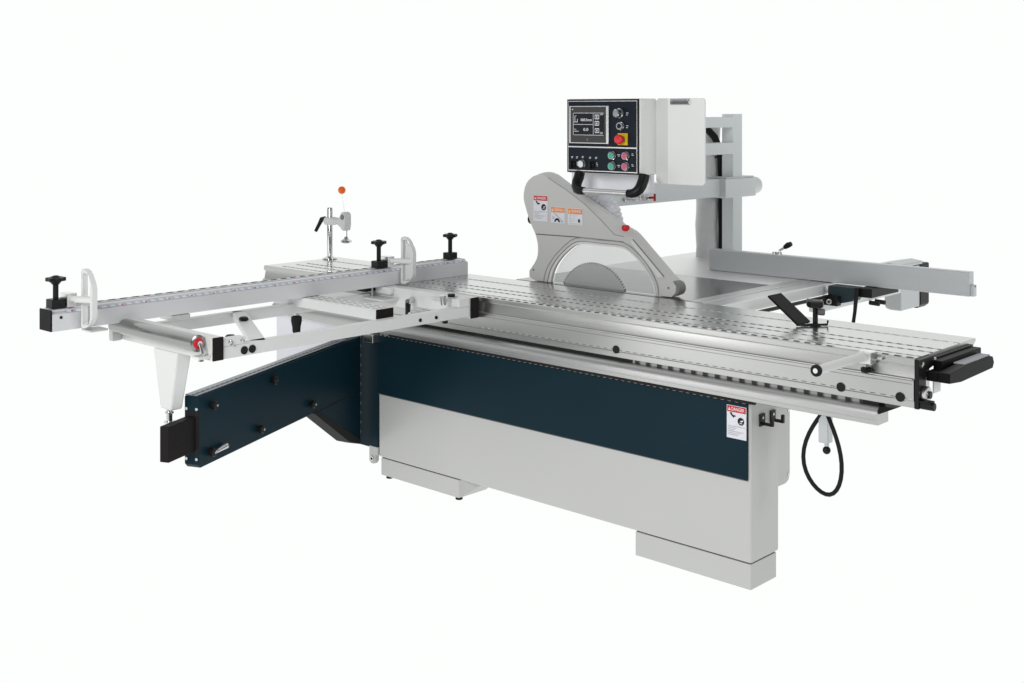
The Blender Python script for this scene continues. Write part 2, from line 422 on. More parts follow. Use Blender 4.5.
# ---- cast table, extension, front rail
t = MB(); t.box(-1.60, -.618, .508, 1.156, .865, .9045, 'cast_iron')
ct = t.build('saw_table', saw, bevel=.002)
MB().box(-1.615, -.618, 1.158, 2.05, .868, .9050, 'table_steel').build('extension_table', ct, bevel=.002)
fr = MB()
fr.prism([(-.617,.905),(-.545,.905),(-.543,.896),(-.535,.896),(-.533,.9045),(-.452,.9035),(-.447,.899),(-.447,.856),(-.617,.856)], 'y', .508, 1.80, 'ground_steel')
frail = fr.build('front_rail', ct, bevel=.0015)
MB().box(-.4472, -.4445, .51, 1.34, .857, .900, 'white_paint').build('rail_face', frail)
MB().cyl((-.405,.70,.857), (-.405,1.46,.857), .0085, 'black_plastic').build('guide_rod', frail)
bm_ = MB(); bm_.box(-.50, -.45, 1.30, 2.142, .777, .818, 'arm_paint')
bm_.build('support_beam', frail, bevel=.003)
for y in (1.80, 1.86): MB().cyl((-.45,y,.768),(-.40,y,.766),.011,'dark',10).build('stop_screw', frail)
bx_ = MB()
bx_.prism([(-.542,.90),(-.542,.708),(-.532,.690),(-.510,.684),(-.45,.684),(-.45,.90)], 'y', 2.142, 2.36, 'rip_alu')
hb = bx_.build('rail_end_housing', frail, bevel=.006)
MB().prism([(-.62,.905),(-.50,.930),(-.44,.922),(-.44,.905)], 'y', 2.10, 2.37, 'rip_alu').build('housing_lid', hb, bevel=.004)
MB().prism([(-.545,.905),(-.545,.70),(-.52,.672),(-.47,.672),(-.447,.69),(-.447,.905)], 'y', 2.36, 2.47, 'black_plastic').build('housing_end_cap', hb, bevel=.008)

# ---- blade
bl = MB()
cx, cz, R_ = -1.174, .806, .206; T = 96; pts = []
for i in range(T):
    a0 = 2*PI*i/T; a1 = 2*PI*(i+.55)/T
    pts.append((cx+R_*math.cos(a0), cz+R_*math.sin(a0))); pts.append((cx+(R_-.0055)*math.cos(a1), cz+(R_-.0055)*math.sin(a1)))
bl.prism(pts, 'y', .567, .5702, 'blade_steel')
blade = bl.build('saw_blade', saw, smooth=0)
rk = MB()
for i in range(T):
    a0 = 2*PI*(i+.0)/T
    if math.sin(a0) < .4: continue
    c = Vector((cx+(R_-.002)*math.cos(a0), .5686, cz+(R_-.002)*math.sin(a0)))
    rr = Vector((math.cos(a0),0,math.sin(a0))); tt = Vector((-math.sin(a0),0,math.cos(a0)))
    rk.obox(c, rr*.0036, tt*.0026, (0,.0026,0), 'dark')
rk.build('carbide_tooth', blade)

# ---- blade guard
F = [(-1.502,.9065),(-1.534,.920),(-1.534,.949),(-1.489,1.006),(-1.480,1.064),(-1.495,1.12),(-1.528,1.176),(-1.560,1.251),(-1.571,1.299),(-1.554,1.358),(-1.508,1.394),
     (-1.457,1.402),(-1.419,1.390),(-1.306,1.338),(-1.197,1.278),(-1.102,1.211),(-1.027,1.152),(-.976,1.147),(-.918,1.148),(-.752,.994),(-.722,.982),(-.698,.955),(-.700,.928),(-.720,.908),(-.788,.9065),
     (-.793,.948),(-.815,.99),(-.853,1.04),(-.908,1.085),(-.976,1.118),(-1.102,1.120),(-1.245,1.119),(-1.331,1.066),(-1.394,1.004),(-1.425,.954),(-1.438,.9065)]
M = list(F)
for i, q_ in {10:(-1.512,1.398),11:(-1.455,1.414),12:(-1.400,1.402),13:(-1.272,1.332),14:(-1.150,1.270),15:(-1.055,1.220),16:(-.997,1.190),17:(-.945,1.170),18:(-.925,1.157),19:(-.742,.996)}.items(): M[i] = q_
def catmull(p, k=3):
    out = []
    for i in range(len(p)-1):
        a, b_, c_, d_ = p[max(i-1,0)], p[i], p[i+1], p[min(i+2,len(p)-1)]
        for j in range(k):
            t = j/k
            out.append(tuple(.5*(2*b_[q]+(c_[q]-a[q])*t+(2*a[q]-5*b_[q]+4*c_[q]-d_[q])*t*t+(3*b_[q]-a[q]-3*c_[q]+d_[q])*t**3) for q in range(len(b_))))
    return out + [tuple(p[-1])]
arch_out = catmull([F[i] for i in range(24,36)])
FM = [(*f_, *m_, .560 if 10 <= i <= 19 else .532) for i, (f_, m_) in enumerate(zip(F, M))]
FM = FM[:2] + catmull(FM[2:13]) + FM[13:24] + catmull(FM[24:36])
F = [q[:2] for q in FM]; M = [q[2:4] for q in FM]; DEP = [q[4] for q in FM]
gd = MB(); n = len(F)
v = [(x,.530,z) for x,z in F] + [(x,DEP[i],z) for i,(x,z) in enumerate(M)] + [(x,.588,z) for x,z in M]
fs = [tuple(range(n))] + [(i,(i+1)%n,n+(i+1)%n,n+i) for i in range(n)] + [(n+i,n+(i+1)%n,2*n+(i+1)%n,2*n+i) for i in range(n)] + [tuple(2*n+i for i in range(n))]
# (open polygon through the arch: front and back faces are single outlines)
gd.add(v, fs, 'guard_paint')
guard = gd.build('blade_guard', saw, smooth=26)
inner = [(-.806,.9066),(-.815,.948),(-.845,.997),(-.889,1.045),(-.941,1.081),(-.985,1.097),(-1.102,1.099),(-1.228,1.097),(-1.303,1.054),(-1.357,1.002),(-1.386,.954),(-1.400,.9066)]
outer = arch_out; inner = catmull(inner)
rm = MB(); k = len(inner)
for (ya, yb, a, bb_, m_) in ((.5275,.5305,-.22,-.06,'line_grey'),(.526,.5305,0,.46,'guard_paint'),(.5275,.5305,.46,.60,'dark_grey'),(.527,.5305,.60,1,'duct_grey')):
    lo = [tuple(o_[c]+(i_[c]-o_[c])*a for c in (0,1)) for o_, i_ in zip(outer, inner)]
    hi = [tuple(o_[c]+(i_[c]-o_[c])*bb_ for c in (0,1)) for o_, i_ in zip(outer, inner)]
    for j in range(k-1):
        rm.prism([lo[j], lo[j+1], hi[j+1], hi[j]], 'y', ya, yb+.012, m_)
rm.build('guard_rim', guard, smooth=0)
w = MB(); w.add([(x,.552,z) for x,z in inner], [tuple(range(k))], 'clear_plastic'); w.build('guard_window', guard, smooth=0)
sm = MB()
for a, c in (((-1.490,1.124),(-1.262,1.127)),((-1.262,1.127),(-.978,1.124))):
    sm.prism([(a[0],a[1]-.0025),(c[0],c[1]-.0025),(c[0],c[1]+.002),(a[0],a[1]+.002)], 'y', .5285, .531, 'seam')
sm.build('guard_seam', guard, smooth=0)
# channel on the sloping front arm
ch = MB()
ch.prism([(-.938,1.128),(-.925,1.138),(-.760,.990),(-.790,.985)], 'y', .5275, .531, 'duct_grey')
ch.prism([(-.926,1.1375),(-.9225,1.140),(-.756,.992),(-.7595,.990)], 'y', .5265, .531, 'dark_grey')
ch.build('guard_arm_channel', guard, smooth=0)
MB().tube([(-1.419,.5303,1.390),(-1.306,.5303,1.338),(-1.197,.5303,1.278),(-1.102,.5303,1.211),(-1.027,.5303,1.152),(-.976,.5303,1.147)], .0022, 'line_grey', 8).build('hood_crease_shade', guard)  # dark tube standing in for the shading along the hood fold
MB().cyl((-.716,.536,.944),(-.716,.586,.944),.0315,'dark_grey',24).build('foot_end_face', guard)  # dark end face of the guard foot, put in as a grey cylinder
MB().lathe([(.013,-.006),(.018,.002),(.018,.014),(.014,.020)], (-.985,.556,1.176), (0,0,1), 'red', 10).build('lock_knob', guard, bevel=.003)
MB().lathe([(.014,0),(.024,.004),(.024,.020),(.014,.024)], (-1.528,.556,1.190), (-1,0,0), 'black_plastic', 12).build('rear_knob', guard)
for x, z in ((-1.508,.955), (-.735,.945)): MB().disc((x,.5300,z),(0,-1,0),.0055,.002,'steel',10).build('guard_screw', guard)
a = warning_label('warning_label', guard, -1.507, -1.419, 1.186, 1.306, .5282, 'red', 'DANGER', 'hand'); a['label'] = 'tall white sticker with red danger header'
a = warning_label('warning_label', guard, -1.399, -1.314, 1.184, 1.258, .5282, 'orange', 'WARNING', 'saw'); a['label'] = 'middle sticker with orange warning header and blade drawing'
a = warning_label('warning_label', guard, -1.296, -1.209, 1.181, 1.257, .5282, 'orange', 'WARNING', 'text'); a['label'] = 'right sticker with orange warning header and small black hand'
# clear ribbed dust hose behind the hood
hs = MB(); path = [(-1.345,.62,1.275),(-1.300,.63,1.312),(-1.245,.64,1.318),(-1.195,.655,1.290),(-1.160,.67,1.245),(-1.148,.68,1.19),(-1.15,.69,1.13)]
fine = []; rad = []
for j in range(len(path)-1):
    for s_ in range(6):
        t_ = s_/6; fine.append(Vector(path[j]).lerp(Vector(path[j+1]), t_)); rad.append(.043 + (.004 if s_ % 2 else -.001))
hs.tube(fine, rad, 'hose_plastic', 20); hs.build('dust_hose', guard)

# ---- overhead arm, column
c = MB(); c.box(-1.342, -1.272, 1.870, 1.962, 0.0, 1.684, 'arm_paint')
col = c.build('column', saw, bevel=.003)
for z0, z1 in ((1.612,1.668),(1.469,1.531)):
    MB().box(-1.340, -1.268, 1.38, 1.874, z0, z1, 'arm_paint').build('cross_bar', col, bevel=.003)
MB().box(-1.40,-1.20,1.85,2.0,.0,.02,'arm_paint').build('base_plate', col)
ar = MB(); ar.box(-1.385, -1.300, .60, 1.80, 1.242, 1.338, 'arm_paint')
arm = ar.build('overhead_arm', saw, bevel=.004)
MB().box(-1.392, -1.262, 1.783, 2.085, 1.236, 1.338, 'arm_paint').build('arm_collar', arm, bevel=.004)
MB().box(-1.388, -1.266, 1.80, 2.07, 1.3385, 1.3465, 'white_paint').build('collar_plate', arm, bevel=.002)
MB().lathe([(.052,0),(.052,.06),(.046,.095),(.03,.108),(.004,.112)], (-1.325,2.085,1.287), (0,1,0), 'arm_paint', 28).build('arm_end_cap', arm)
for y, z in ((1.58,1.338),(1.64,1.338),(.90,1.338),(1.02,1.338)): MB().lathe([(.012,0),(.012,.010),(.007,.012),(.007,.018)], (-1.312,y,z),(0,0,1),'steel',10).build('arm_bolt', arm)
rl = MB(); rl.cyl((-1.297,1.13,1.272),(-1.247,1.13,1.275),.006,'red',10); rl.cyl((-1.247,1.13,1.258),(-1.247,1.13,1.294),.006,'red',10)
rl.build('red_lever', arm)
rl = MB()
for j in range(7): rl.lathe([(.004,0),(.010,.002),(.010,.008),(.004,.010)], (-1.297+.003*j, .95+.026*j, 1.272+.006*((j*37)%3)), (1,.2,.1), 'chrome', 10)
rl.tube([(-1.29,.94,1.276),(-1.28,1.04,1.272),(-1.29,1.13,1.276)], .005, 'steel', 8)
rl.build('clamp_linkage', arm)
# dust duct and cable
d = MB(); pz = [(-1.452,1.90,.0),(-1.452,1.90,.4),(-1.452,1.90,.9)] + [(-1.452+.004*math.sin(i*1.7),1.90,.9+.06*i) for i in range(1,13)]
d.tube(pz, .066, 'duct_grey', 24); d.build('dust_duct', col)
d = MB(); d.tube([(-1.368,1.90,.3),(-1.368,1.90,1.0),(-1.366,1.89,1.40),(-1.358,1.87,1.50),(-1.37,1.84,1.56),(-1.40,1.82,1.60),(-1.44,1.80,1.62)], [.013,.013,.014,.017,.02,.02,.018], 'black_rubber', 12)
d.cyl((-1.42,1.88,1.45),(-1.34,1.88,1.45),.006,'black_plastic',8)
d.build('black_cable', col)

# ---- control panel
c = MB(); c.box(-1.232, -.828, .452, .572, 1.424, 1.754, 'box_white')
cp = c.build('control_box', saw, bevel=.006)
MB().box(-1.312, -.860, .573, .5995, 1.337, 1.62, 'lavender_paint').build('mounting_plate', cp, bevel=.003)
f_ = MB(); X0, X1, Z0, Z1 = -1.230, -.832, 1.427, 1.752
f_.box(X0, X1, .446, .4525, Z0, Z1, 'black_plastic')
f_.box(X0+.006, X1-.006, .4445, .447, Z0+.007, Z1-.007, 'alu_light')
f_.box(X0+.0095, X1-.0095, .4430, .446, 1.5435, Z1-.0105, 'panel_navy')
f_.box(X0+.0095, X1-.0095, .4430, .446, Z0+.0105, 1.5380, 'panel_navy')
fp_ = f_.build('face_plate', cp, smooth=0)
s_ = MB(); s_.box(-1.208, -.985, .434, .4432, 1.557, 1.722, 'alu_light'); s_.box(-1.199, -1.000, .4325, .436, 1.5605, 1.7185, 'screen_frame')
s_.box(-1.183, -1.009, .4315, .4335, 1.593, 1.692, 'screen')
yy = .4308
def ln(x0,x1,z0,z1,mm='label_white'): s_.box(x0,x1,yy,yy+.0012,z0,z1,mm)
ln(-1.183,-1.009,1.690,1.692); ln(-1.183,-1.009,1.593,1.595); ln(-1.183,-1.181,1.593,1.692)
ln(-1.069,-1.067,1.593,1.692); ln(-1.183,-1.067,1.6395,1.6415)
ln(-1.174,-1.171,1.652,1.680); ln(-1.174,-1.164,1.678,1.680); ln(-1.178,-1.158,1.650,1.653); ln(-1.160,-1.157,1.652,1.665)
s_.text('000.0mm', (-1.139,yy-.0002,1.655), (1,0,0), (0,0,1), .012, 'label_white', width=.064, bold=.02)
s_.text('0.0', (-1.124,yy-.0002,1.612), (1,0,0), (0,0,1), .013, 'label_white', width=.028, bold=.02)
ln(-1.178,-1.152,1.609,1.6115); ln(-1.178,-1.165,1.618,1.6200)
for z_ in (1.664,1.636,1.604):
    ln(-1.059,-1.035,z_,z_+.020); s_.box(-1.056,-1.038,yy-.0006,yy,z_+.004,z_+.016,'screen'); s_.box(-1.051,-1.043,yy-.001,yy,z_+.007,z_+.013,'label_white')
ln(-1.030,-1.012,1.682,1.688,'label_grey'); ln(-1.030,-1.014,1.599,1.608,'label_grey'); ln(-1.190,-1.183,1.705,1.709)
s_.lathe([(.006,0),(.006,.0008)], (-1.102,.4325,1.574), (0,-1,0), 'seam', 16)
s_.build('touch_screen', cp, smooth=0)
def button(nm, x, z, cap, r=.0165, dep=.016):
    m = MB(); m.lathe([(r+.003,0),(r+.003,.006),(r,.010),(r,dep),(r-.003,dep+.001)], (x,.4432,z), (0,-1,0), 'steel', 24)
    m.lathe([(r-.003,dep+.0005),(r-.003,dep+.002),(r-.006,dep+.003)], (x,.4432,z), (0,-1,0), cap, 24)
    return m.build(nm, cp)
for x,z,cap,lab in ((-.967,1.507,'green_btn','green push button of the upper pair'),(-.893,1.507,'pink_btn','red push button of the upper pair'),(-.967,1.461,'green_btn','green push button of the lower pair'),(-.893,1.461,'pink_btn','red push button of the lower pair')):
    button('push_button', x, z, cap)['label'] = lab
button('push_button', -1.137, 1.466, 'white')['label'] = 'white push button between two black switches'
m = MB(); m.lathe([(.022,0),(.022,.012),(.018,.016),(.018,.034),(.014,.038)], (-.925,.4432,1.690), (0,-1,0), 'steel', 26); m.build('signal_lamp', cp)
m = MB(); m.lathe([(.020,0),(.020,.008),(.016,.013),(.016,.018)], (-.921,.4432,1.635), (0,-1,0), 'steel', 26); m.lathe([(.010,.016),(.010,.020)], (-.921,.4432,1.635), (0,-1,0), 'panel_navy', 20); m.build('key_switch', cp)
m = MB(); m.box(-.938,-.886,.439,.4432,1.553,1.604,'yellow'); m.lathe([(.013,0),(.013,.016)], (-.914,.439,1.578),(0,-1,0),'seam',20); m.lathe([(.015,.014),(.0205,.018),(.0215,.026),(.018,.033),(.010,.036)], (-.914,.439,1.578), (0,-1,0), 'estop_red', 28)
m.build('emergency_stop', cp)
for x in (-1.194,-1.084):
    m = MB(); m.lathe([(.016,0),(.016,.006),(.012,.009)], (x,.4432,1.462), (0,-1,0), 'black_plastic', 22); m.box(x-.004,x+.004,.424,.436,1.446,1.478,'black_plastic')
    m.build('selector_switch', cp, bevel=.001)
MARKS = []
for x,z in ((-1.203,1.490),(-1.175,1.490),(-1.142,1.492),(-1.100,1.490),(-1.066,1.490)): MARKS.append([(x,z,.009,.0025),(x,z+.005,.011,.0025)])
for x in (-1.172,-1.060): MARKS.append([(x,1.470,.006,.003),(x,1.463,.009,.0025),(x+.002,1.457,.005,.0025)])
for x,z in ((-.944,1.509),(-.944,1.463)): MARKS.append([(x,z,.016,.003),(x+.005,z-.006,.008,.0025)])
for z in (1.509,1.463): MARKS.append([(-.866,z,.012,.0025),(-.866,z+.006,.008,.0022)])
for z in (1.690,1.635): MARKS.append([(-.896,z,.013,.0025),(-.896,z-.008,.010,.0022)])
for mk in MARKS:
    m = MB()
    for x,z,w_,h_ in mk: m.box(x,x+w_,.4422,.4432,z,z+h_,'label_white')
    m.build('panel_marking', fp_, smooth=0)
# tubular handle below the panel
h = MB()
for s_, xa, xb in ((1,-1.166,-1.100),(-1,-.810,-.862)):
    pts_ = [(xa,.458,1.428),(xa,.450,1.404),(xa,.438,1.384),(xa+(xb-xa)*.08,.427,1.367),(xa+(xb-xa)*.30,.416,1.354),(xa+(xb-xa)*.62,.410,1.349),(xb,.408,1.349)]
    hh_ = MB(); hh_.tube(pts_, [.0235,.0235,.0235,.0225,.021,.019,.0165], 'black_plastic', 16); hh_.build('handle_elbow', cp)
MB().cyl((-1.112,.408,1.349),(-.855,.408,1.349),.0130,'alu_light',24).build('handle_bar', cp)

# ---- swing arm (navy) with telescopic bar
A = Vector((-1.573,-1.241,0)); B = Vector((-2.048,-.111,0))
dv = (B-A).normalized(); nv = Vector((dv.y,-dv.x,0)); 
if nv.x > 0: nv = -nv          # towards the back-left of the arm
Lr = (B-A).length
def AP(s, z, w=0.0): 
    q_ = A + dv*s + nv*w; return (q_.x, q_.y, z)
TH = .062
def aprism(mb, poly, w0, w1, m):
    n = len(poly); v = [AP(s,z,w0) for s,z in poly]+[AP(s,z,w1) for s,z in poly]
    mb.add(v, [tuple(range(n-1,-1,-1)), tuple(range(n,2*n))]+[(i,(i+1)%n,n+(i+1)%n,n+i) for i in range(n)], m)
w = MB()
aprism(w, [(0,.650),(Lr+.075,.650),(Lr+.075,.150),(Lr-.04,.186),(.86,.389),(.84,.392),(.80,.391),(.015,.385),(0,.400)], 0, TH, 'navy_paint')
swing = w.build('swing_arm', saw, bevel=.004)
w = MB(); aprism(w, [(.0,.652),(Lr-.05,.652),(Lr-.05,.656),(.0,.656)], .006, TH-.004, 'grey_rail'); aprism(w, [(.0,.656),(Lr-.1,.656),(Lr-.1,.6575),(.0,.6575)], .022, .030, 'arm_dots')
w.build('top_rail', swing, smooth=0)
w = MB(); aprism(w, [(.855,.388),(Lr-.005,.392),(Lr-.005,.396),(.855,.392)], -.0015, .001, 'dark'); w.build('weld_seam', swing, smooth=0)
w = MB(); aprism(w, [(.850,.394),(.885,.394),(Lr+.072,.168),(Lr+.06,.150),(Lr-.045,.186)], -.003, TH+.001, 'dark'); w.build('lower_flange', swing, smooth=0)
w = MB(); aprism(w, [(-.165,.578),(.35,.578),(.35,.450),(-.165,.450)], .012, .050, 'cap_black')
tb = w.build('telescopic_bar', swing, bevel=.003)
w = MB(); w.disc(AP(-.09,.510,.012), -nv, .006, .001, 'dark', 10); w.build('bar_hole', tb)
w = MB(); aprism(w, [(-.002,.594),(.006,.594),(.006,.440),(-.002,.440)], -.001, .054, 'dark'); w.build('bar_opening', swing)
for s, z in ((.079,.603),(.51,.607),(.823,.44),(.407,.434),(.067,.431)):
    w = MB(); c0 = Vector(AP(s,z,0)); w.lathe([(.010,0),(.010,.006),(.016,.008),(.017,.022),(.013,.026)], c0, -nv, 'black_plastic', 14); w.lathe([(.005,.026),(.005,.030)], c0, -nv, 'steel', 8); w.build('clamp_screw', swing)
w = MB(); a0 = Vector(AP(.075,.432,-.026)); w.tube([a0, a0+dv*.04+nv*.008, a0+dv*.085+nv*.012], [.006,.009,.011], 'ground_steel', 14); w.build('clamp_lever', swing)
for z in (.616,.592+.02,.413,.409):
    pass
for wv, z in ((.008,.604),(.052,.604),(.008,.420),(.052,.420)): MB().disc(AP(0,z,wv), -dv, .0055, .003, 'chrome', 10).build('end_screw', swing)
# hinge post
w = MB(); w.box(-2.150, -2.0025, .0, .09, .125, .652, 'navy_paint'); hp = w.build('hinge_post', swing, bevel=.006)
w = MB(); w.box(-2.127, -2.1255, -.0015, .0005, .15, .645, 'hinge_dash')
w.build('hinge_seam', hp)
w = MB(); w.box(-2.050, -1.985, -.050, .0, .628, .668, 'ground_steel'); w.build('hinge_nut', hp, bevel=.004)

# ---- crosscut table frame (outrigger)
fr = MB()
fr.box(-1.387, -1.342, -1.292, -.060, .8265, .870, 'white_paint')
fr.box(-1.387, -1.3425, -1.2915, -1.195, .870, .896, 'white_paint')
fr.box(-1.387, -1.3425, -.125, -.0605, .870, .9045, 'white_paint')
fr.box(-1.985, -1.940, -1.292, -.060, .8265, .870, 'white_paint')
fr.box(-1.985, -1.3422, -1.336, -1.2922, .8262, .9082, 'white_paint')
fr.box(-1.985, -1.3422, -.0598, -.0112, .8172, .9048, 'white_paint')
frame = fr.build('crosscut_table', saw, bevel=.003)
ib = MB(); ib.box(-2.09, -1.407, -.530, -.440, .860, .9035, 'white_paint'); ibo = ib.build('cross_beam', frame, bevel=.003)
for y in (-.515,-.487,-.462): MB().box(-2.08,-1.41,y,y+.006,.9030,.9044,'beam_slot').build('beam_slot', ibo, smooth=0)
ec = MB(); ec.box(-1.4072,-1.401,-.530,-.440,.8605,.9035,'cap_black'); ec.build('end_cap', ibo, bevel=.002)
for y0, y1, z0, z1 in ((-1.336,-1.2922,.8262,.9082),(-.0598,-.0112,.8172,.9048)):
    MB().box(-1.3421,-1.336,y0,y1,z0,z1,'cap_black').build('end_cap', frame, bevel=.002)
dg = MB()
dirv = (Vector((-1.36,-1.13,0))-Vector((-1.96,-.80,0))); 
dn = Vector((dirv.y,-dirv.x,0)).normalized()*.028
cc = Vector((-1.66,-.965,.858))
dg.obox(cc, dirv*.5, dn, (0,0,.012), 'white_paint'); dgo = dg.build('diagonal_brace', frame, bevel=.002)
for q_ in ((-1.744,-.925,.870),(-1.49,-1.16,.862)):
    MB().lathe([(.010,0),(.018,.003),(.020,.010),(.014,.016)], q_, (0,0,1), 'black_plastic', 10).build('brace_knob', dgo)
for y in (-1.203,-1.169): MB().disc((-1.342,y,.847),(1,0,0),.0145,.003,'black_plastic',24).build('hole_plug', frame)
for y in (-.349,-.259): MB().disc((-1.342,y,.847),(1,0,0),.0075,.003,'black_plastic',16).build('hole_plug', frame)
for y,z,r_ in ((-1.262,.886,.008),(-1.255,.874,.006),(-1.212,.883,.007)): MB().lathe([(r_,0),(r_,.006),(r_*.5,.008)], (-1.3425,y,z), (1,0,0), 'steel', 8).build('frame_bolt', frame)
# roller on the end beam
ro = MB(); ro.lathe([(.024,0),(.0300,.002),(.0300,.562),(.024,.564)], (-1.944,-1.3675,.889), (1,0,0), 'roller_steel', 32)
rol = ro.build('end_roller', frame)
MB().lathe([(.0195,0),(.0195,.004),(.017,.006)], (-1.380,-1.3675,.889), (1,0,0), 'red', 24).lathe([(.010,0),(.010,.012)], (-1.380,-1.3675,.889), (1,0,0), 'chrome', 12).build('bearing_cap', rol)
bk = MB(); bk.tube([(-1.370,-1.3675,.889),(-1.362,-1.366,.872),(-1.362,-1.360,.846)], .006, 'chrome', 10); bk.box(-1.395,-1.350,-1.385,-1.3365,.836,.846,'white_paint'); bk.lathe([(.010,0),(.010,.010)], (-1.372,-1.362,.836),(0,0,-1),'chrome',8)
bk.build('roller_bracket', rol, bevel=.001)
bk = MB(); bk.box(-1.978,-1.950,-1.375,-1.3365,.824,.866,'white_paint'); bk.lathe([(.010,0),(.010,.012)], (-1.978,-1.360,.868),(-1,0,0),'chrome',8); bk.build('roller_bracket', rol, bevel=.003)
# leg with spindle
lg = MB()
tp = [(-1.732,-1.334,.826),(-1.568,-1.334,.826),(-1.568,-1.270,.826),(-1.732,-1.270,.826)]
bt = [(-1.685,-1.334,.607),(-1.612,-1.334,.607),(-1.612,-1.284,.607),(-1.685,-1.284,.607)]
lg.add(tp+bt, [(0,1,2,3),(7,6,5,4),(0,4,5,1),(1,5,6,2),(2,6,7,3),(3,7,4,0)], 'white_paint')
leg = lg.build('support_leg', frame, bevel=.008)
sp_ = MB(); sp_.lathe([(.010,0),(.020,.001),(.020,.006),(.011,.008),(.011,.034),(.016,.035),(.016,.041),(.011,.042),(.011,.052)], (-1.650,-1.315,.5565), (0,0,1), 'steel', 14); sp_.build('spindle', leg)
# fittings on the inner rail of the frame
ft = MB(); ft.box(-1.925,-1.825,-.085,-.061,.872,.9035,'white_paint'); ft.box(-1.94,-1.79,-.150,-.0605,.852,.858,'white_paint'); ft.cyl((-1.93,-.10,.84),(-1.93,-.10,.90),.006,'steel',8); ft.box(-1.99,-1.93,-.14,-.07,.880,.896,'dark')
ft.build('mounting_clip', frame, bevel=.002)
ft = MB(); ft.lathe([(.014,0),(.014,.075),(.010,.078)], (-1.700,-.066,.862), (.55,-.83,0), 'chrome', 16); ft.tube([(-1.668,-.118,.862),(-1.658,-.128,.845),(-1.635,-.150,.818),(-1.60,-.19,.790)], [.013,.012,.011,.009], 'black_plastic', 12)
ft.build('clamping_lever', frame)
ft = MB()
for j,(y0,z0) in enumerate(((-.13,.843),(-.165,.838),(-.20,.833))): ft.box(-1.60+.02*j,-1.44+.01*j,y0-.018,y0+.01,z0,z0+.004,'steel')
ft.box(-1.56,-1.44,-.092,-.0605,.884,.890,'white_paint'); ft.lathe([(.013,0),(.013,.04),(.008,.042)], (-1.448,-.112,.872),(0,-.2,1),'chrome',12)
ft.cyl((-1.425,-.09,.905),(-1.425,-.09,.918),.016,'black_plastic',14)
ft.build('stop_plate', frame, bevel=.001)
MB().cyl((-1.37,-.18,.8265),(-1.37,-.18,.810),.012,'black_plastic',12).build('hole_plug', frame)

# ---- hanging power cable and lock post below the rail
cb = MB(); pts_ = []
for i in range(33):
    a_ = 2*PI*i/32
    rr = math.sin(a_/2)
    z = .660 - .29*(1-math.cos(a_))/2
    xw = .078*math.sin(a_)*(.35+.65*rr**1.0) if True else 0
    pts_.append((.230 - xw*1.06 + .008*math.sin(a_*2+1), .10+.006*math.sin(a_*3), z))
cb.tube(pts_, .0075, 'black_rubber', 12); cb.build('power_cable', saw)
lp = MB(); lp.box(.209,.245,.100,.136,.545,.750,'rip_alu'); lpo = lp.build('lock_post', saw, bevel=.002)
MB().cyl((.236,.11,.548),(.236,.11,.530),.008,'steel',10).ball((.238,.105,.522),.014,'black_plastic').build('ball_knob', lpo)

# =================================================================== CROSSCUT FENCE
cf = thing('crosscut_fence', (-1.91,-.6,.905), 'long aluminium crosscut fence with millimetre scale and flip stops, left of the saw blade', 'fence')
f = MB()
pr_ = [(-1.870,.9062),(-1.870,.966),(-1.872,.9685),(-1.886,.975),(-1.889,.981),(-1.900,.983),(-1.951,.983),(-1.955,.978),(-1.955,.9062)]
f.prism(pr_, 'y', -1.655, .458, 'fence_alu')
fb = f.build('fence_profile', cf, bevel=.0015)
MB().box(-1.952,-1.945,-1.64,.45,.9832,.9856,'fence_edge').build('profile_slot', fb, smooth=0)
MB().box(-1.918,-1.914,-1.64,.45,.9832,.9845,'beam_slot').build('profile_slot', fb, smooth=0)
s_ = MB()
a0, a1 = Vector((-1.8725,0,.9692)), Vector((-1.8860,0,.9756)); off = Vector((.0006,0,.0014))
def sc_quad(y0,y1,m,lift=0,u0=0,u1=1):
    p_ = [a0.lerp(a1,u0), a0.lerp(a1,u1)]; o_ = off*(1+lift)
    s_.add([p_[0]+o_+Vector((0,y0,0)), p_[0]+o_+Vector((0,y1,0)), p_[1]+o_+Vector((0,y1,0)), p_[1]+o_+Vector((0,y0,0))], [(0,1,2,3)], m)
sc_quad(-1.60,.45,'rule_blue')
y = -1.58; i = 0
while y < .44:
    if i % 10 == 0: sc_quad(y,y+.007,'red',.6,.05,.6)
    else: sc_quad(y,y+.0018,'label_grey',.6,.45 if i % 5 else .2,.95)
    y += .01; i += 1
s_.build('scale_strip', fb, smooth=0, fix=False)
MB().box(-1.956,-1.869,-1.662,-1.655,.9062,.984,'cap_black').build('end_cap', fb, bevel=.003)
MB().disc((-1.870,-1.622,.955),(1,0,0),.0055,.002,'dark',12).build('fence_screw', fb)
MB().box(-1.868,-1.80,-1.545,-1.475,.898,.9055,'ground_steel').build('rest_plate', cf, bevel=.002)
MB().box(-1.955,-1.865,-1.17,-1.09,.886,.9055,'ground_steel').build('clamp_foot', cf, bevel=.002)
MB().cyl((-1.985,-.484,.905),(-1.985,-.484,.80),.010,'steel',14).build('clamp_stem', cf)
MB().lathe([(.012,0),(.017,.006),(.019,.03),(.024,.055),(.023,.072),(.012,.078)], (-1.985,-.484,.733), (0,0,1), 'black_rubber', 20).build('clamp_grip', cf)
